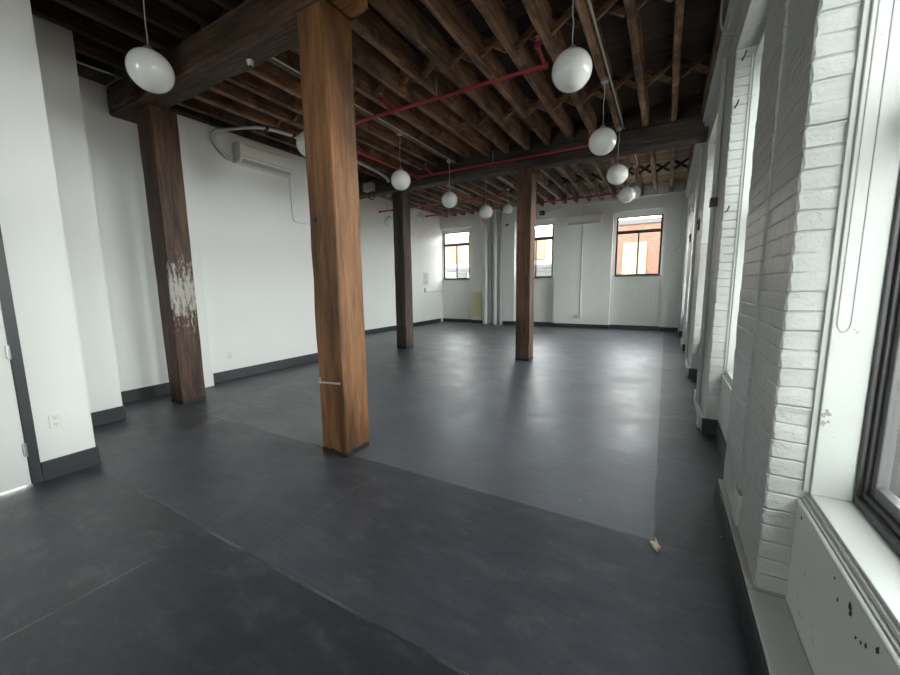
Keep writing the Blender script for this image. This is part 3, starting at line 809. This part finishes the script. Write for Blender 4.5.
e = empty('wall_control', (XB, 12.42, 1.34)); tag(e, 'small grey control box on the recessed wall under the notice', 'control box')
MB().box(0, .03, -.05, .05, -.085, .085, .006).build('case', M['plastic_dark'], e); MB().box(.03, .034, -.03, .03, -.01, .05, .002).build('face', M['plastic'], e)
e = empty('wall_notice', (XB, 12.5, 1.77)); tag(e, 'white notice with faint grey lines on the recessed wall near the corner', 'notice')
MB().box(0, .004, -.20, .20, -.25, .25).build('sheet', M['paper'], e)
m = MB()
for i in range(9):
    zz = .2-i*.048; m.box(.0042, .0052, -.16, -.16+.32*(.95 if i % 3 == 0 else .6+.05*(i % 4)), zz-.008, zz+.008)
m.build('print_lines', M['ink'], e)
o = MB().box(XB, XB+.012, 12.55, YN-.02, 1.26, 1.285, .002).build('wall_batten', M['trim'])
tag(o, 'thin white batten on the recessed wall running into the far corner', 'batten')

# ------------------------------------------------------------------ fittings on the window wall
e = empty('pier_conduit', (XR, 2.47, .30)); tag(e, 'white painted conduit down the nearest brick pier to a box at its foot', 'conduit')
MB().tube([(-.003, 0, .06), (-.003, 0, 3.5)], .009, 10).build('tube', M['brick'], e, True)
MB().box(-.022, .004, -.075, .075, -.11, .07, .006).build('outlet_box', M['trim'], e)
MB().box(-.026, -.021, -.045, .045, -.075, .04, .003).build('cover_plate', M['trim'], e)
HG = 'iron hooks and clamps in the brick piers'
def hook(y, z, label, x=.45, ln=.07):
    o = MB().tube(smooth_path([(0, .012, 0), (0, -.02, .004), (.006, -.05, .002), (.012, -ln, .022), (.016, -ln, .04)], 4), .006, 8).build('iron_hook', M['iron'], None, True)
    o.location = (x, y, z); tag(o, label, 'hook', HG)
hook(4.42, 3.44, 'topmost iron hook in the second brick pier', .47)
hook(4.42, 3.05, 'iron hook in the edge of the second brick pier, middle of three', .445)
hook(4.42, 2.15, 'iron hook in the edge of the second brick pier, lowest of three', .440, .09)
def clamp(y, z, label):
    o = empty('iron_clamp', (XR-.004, y, z)); tag(o, label, 'clamp', HG)
    MB().box(-.020, .006, -.06, .06, -.09, .09, .006).build('plate', M['iron'], o)
    MB().lathe([(.012, -.036), (.020, -.034), (.020, -.02)], (0, 0, .03), 8, 'X').build('bolt', M['iron'], o)
clamp(7.55, 2.45, 'rusty iron clamp on the third brick pier')
clamp(10.2, 2.50, 'rusty iron clamp on the fourth brick pier')
o = empty('pier_pipe', (XR-.03, 5.0, .15)); tag(o, 'worn white pipe running up the second brick pier', 'pipe')
MB().tube([(0, 0, 0), (0, 0, 3.6)], .024, 12).build('tube', M['brick'], o, True)
MB().box(-.035, .036, -.05, .05, 2.15, 2.24, .006).build('pipe_strap', M['iron'], o)
o = empty('pier_pipe', (XR-.03, 7.95, .15)); tag(o, 'white pipe running up the third brick pier', 'pipe')
MB().tube([(0, 0, 0), (0, 0, 3.6)], .022, 12).build('tube', M['trim'], o, True)
for y, lab in ((4.46, 'second'), (7.03, 'third')):
    o = MB().box(.365, .391, y+.03, y+.16, .02, .14, .005).build('floor_socket', M['plastic_dark'])
    tag(o, 'grey socket box at the foot of the %s brick pier' % lab, 'socket box', 'socket boxes at the pier feet')
# blind chain hanging on the near window's jamb
yj = 1.97-.034
pts = [(.570, yj, 3.35), (.568, yj, 2.4), (.566, yj, 1.345), (.569, yj, 1.329), (.575, yj, 1.317), (.585, yj, 1.312), (.595, yj, 1.317), (.601, yj, 1.329), (.604, yj, 1.345), (.604, yj, 2.4), (.604, yj, 3.35)]
full = []
for a, b in zip(pts, pts[1:]): full += [Vector(a).lerp(Vector(b), i/3) for i in range(3)]
full.append(Vector(pts[-1]))
o = MB().tube(full, .0022, 6).build('blind_chain', M['plastic_dark'], None, True)
tag(o, 'looped blind chain hanging on the white jamb of the nearest window', 'blind chain')
# dangling cable at the ceiling edge
o = MB().tube(smooth_path([(.30, 4.6, 4.10), (.30, 4.62, 3.98), (.31, 4.64, 3.88), (.328, 4.62, 3.82), (.335, 4.60, 3.78), (.42, 4.60, 3.76)], 5), .010, 8).build('loose_cable', M['pipe_grey'], None, True)
tag(o, 'loose grey cable dropping from the ceiling to the board above the windows', 'cable')

# scrap on the floor
bm = bmesh.new(); rs = random.Random(5)
g = bmesh.ops.create_grid(bm, x_segments=10, y_segments=7, size=1)
for v in bm.verts:
    x, y = v.co.x, v.co.y
    v.co = Vector((x*.030*(1+.25*math.sin(5*y))+.012*y*y, y*.014*(1.2-.6*abs(x)), .006+.007*math.sin(4*x+2*y)+rs.uniform(0, .004)))
md = MB(); md.bm.free(); md.bm = bm
ext = bmesh.ops.extrude_face_region(bm, geom=list(bm.faces))
for v in [q for q in ext['geom'] if isinstance(q, bmesh.types.BMVert)]: v.co.z = max(0, v.co.z-.006)
o = md.build('dry_scrap', M['tan'], None, True); o.location = (.035, 2.293, .0005); o.rotation_euler = (0, 0, 1.9); o.scale = (1.35, 1.6, 1.3)
tag(o, 'small curled tan scrap lying on the black floor', 'scrap')

# ------------------------------------------------------------------ outdoors
struct(MB().box(-60, 60, -40, 80, -4.4, -4.2).build('ground', M['x_ground']))
e = empty('brick_building', (0, 25, -4.2)); tag(e, 'red brick building with a tall cream opening, behind the right far window', 'building')
MB().box(-4.6, 9, -1, 6, 0, 9.0).build('wall', M['x_brick'], e)
MB().box(-2.25, -1.05, -1.06, -.95, 2, 8.0).build('cream_opening', M['x_cream'], e)
MB().box(-.35, 2.8, -1.05, -.95, 6.0, 6.5).box(-.35, 2.8, -1.05, -.95, 7.6, 7.75).build('string_course', M['x_orange'], e)
MB().box(-4.7, 9.1, -1.15, 6.1, 9.0, 9.25).build('parapet', M['x_grey'], e)
e = empty('white_building', (-12.3, 25, -4.2)); tag(e, 'pale rendered building with orange brick bays, behind the left and middle far windows', 'building')
MB().box(-12, 7.3, -1, 6, 0, 9.2).build('wall', M['x_white'], e)
for a, b in ((-2.2, -.5), (.1, .9), (2.6, 3.4), (4.75, 5.55), (-5.5, -4), (-8.5, -7)):
    MB().box(a, b, -1.12, -.95, 7.3, 8.65).build('brick_bay', M['x_orange'], e)
for a, b in ((-2.2, -1.6), (-.7, .0), (3.8, 6.4)):
    MB().box(a, b, -1.1, -.95, 5.0, 6.6).build('shutter', M['x_grey'], e)
MB().box(-12, 7.35, -1.5, -1.0, 6.75, 6.95).build('awning', M['x_grey'], e)
e = empty('brick_building', (13, 12, -4.2)); tag(e, 'orange brick building across the street, seen through the nearest window', 'building')
MB().box(0, 6, -15.5, 16, 0, 5.6).build('wall', M['x_orange'], e)
MB().box(-4, 6, -36, -15.5, 0, 15).build('sky_block_wing', M['x_sky_block'], e)  # unseen wing added to cut sky light on the near window reveal
for i in range(6):
    MB().box(-.06, .05, -10+i*4.3, -8.4+i*4.3, 2.6, 4.4).build('window_opening', M['x_cream'], e)

e = empty('low_building', (5.6, 8, -4.2)); tag(e, 'low pale orange brick building just outside the nearest window', 'building')
MB().box(0, 4, 0, 14.5, 0, 3.5).build('wall', M['x_pale_brick'], e)
MB().box(-.08, 4.08, -.08, 14.58, 3.5, 3.66).build('coping', M['x_grey'], e)

# ------------------------------------------------------------------ light: an overcast sky through the windows
W = bpy.data.worlds.new('overcast_sky'); S.world = W; W.use_nodes = True
nt = W.node_tree; bg = nt.nodes['Background']
tc = nt.nodes.new('ShaderNodeTexCoord'); sx = nt.nodes.new('ShaderNodeSeparateXYZ'); rp = nt.nodes.new('ShaderNodeValToRGB')
nt.links.new(tc.outputs['Generated'], sx.inputs[0]); nt.links.new(sx.outputs[2], rp.inputs[0]); nt.links.new(rp.outputs[0], bg.inputs[0])
rp.color_ramp.elements[0].position = 0; rp.color_ramp.elements[0].color = (.97, .99, .98, 1)
rp.color_ramp.elements[1].position = .62; rp.color_ramp.elements[1].color = (.23, .235, .235, 1)
bg.inputs[1].default_value = 6.0
def portal(loc, rot, sx_, sy_):
    L = bpy.data.lights.new('window_daylight_portal', 'AREA'); L.shape = 'RECTANGLE'; L.size = sx_; L.size_y = sy_
    L.cycles.is_portal = True
    o = bpy.data.objects.new('window_daylight_portal', L); COL.objects.link(o); o.location = loc; o.rotation_euler = rot
for a, b in GAPS: portal((.83, (a+b)/2, 2.05), (math.pi/2, 0, math.pi/2), b-a, 2.8)
for a, b in FILL_WIN: portal(((a+b)/2, YB-.34, 2.27), (math.pi/2, 0, 0), b-a, 2.75)
for a, b in WIN: portal(((a+b)/2, YF+.50, 2.7), (-math.pi/2, 0, 0), b-a, 1.9)

# ------------------------------------------------------------------ camera
yaw, pit, rol, F = 0.519137397, -0.136698227, -0.0115343614, 375.784
fw = Vector((-math.sin(yaw)*math.cos(pit), math.cos(yaw)*math.cos(pit), math.sin(pit)))
rt = Vector((math.cos(yaw), math.sin(yaw), 0)); up = rt.cross(fw)
r2 = rt*math.cos(rol)+up*math.sin(rol); u2 = up*math.cos(rol)-rt*math.sin(rol)
cd = bpy.data.cameras.new('camera'); cam = bpy.data.objects.new('camera', cd); COL.objects.link(cam)
cd.sensor_fit = 'HORIZONTAL'; cd.sensor_width = 36; cd.lens = F/900*36; cd.clip_start = .02; cd.clip_end = 300
mt = Matrix((r2, u2, -fw)).transposed().to_4x4(); mt.translation = (0, 0, 1.5); cam.matrix_world = mt
S.camera = cam
S.view_settings.view_transform = 'Standard'; S.view_settings.look = 'None'; S.view_settings.gamma = 1
S.view_settings.use_curve_mapping = False
S.view_settings.exposure = 2.2
S.cycles.max_bounces = 10; S.cycles.diffuse_bounces = 6; S.cycles.glossy_bounces = 4; S.cycles.transparent_max_bounces = 12
S.cycles.caustics_reflective = False; S.cycles.caustics_refractive = False
S.cycles.use_denoising = True; S.cycles.sample_clamp_indirect = 6
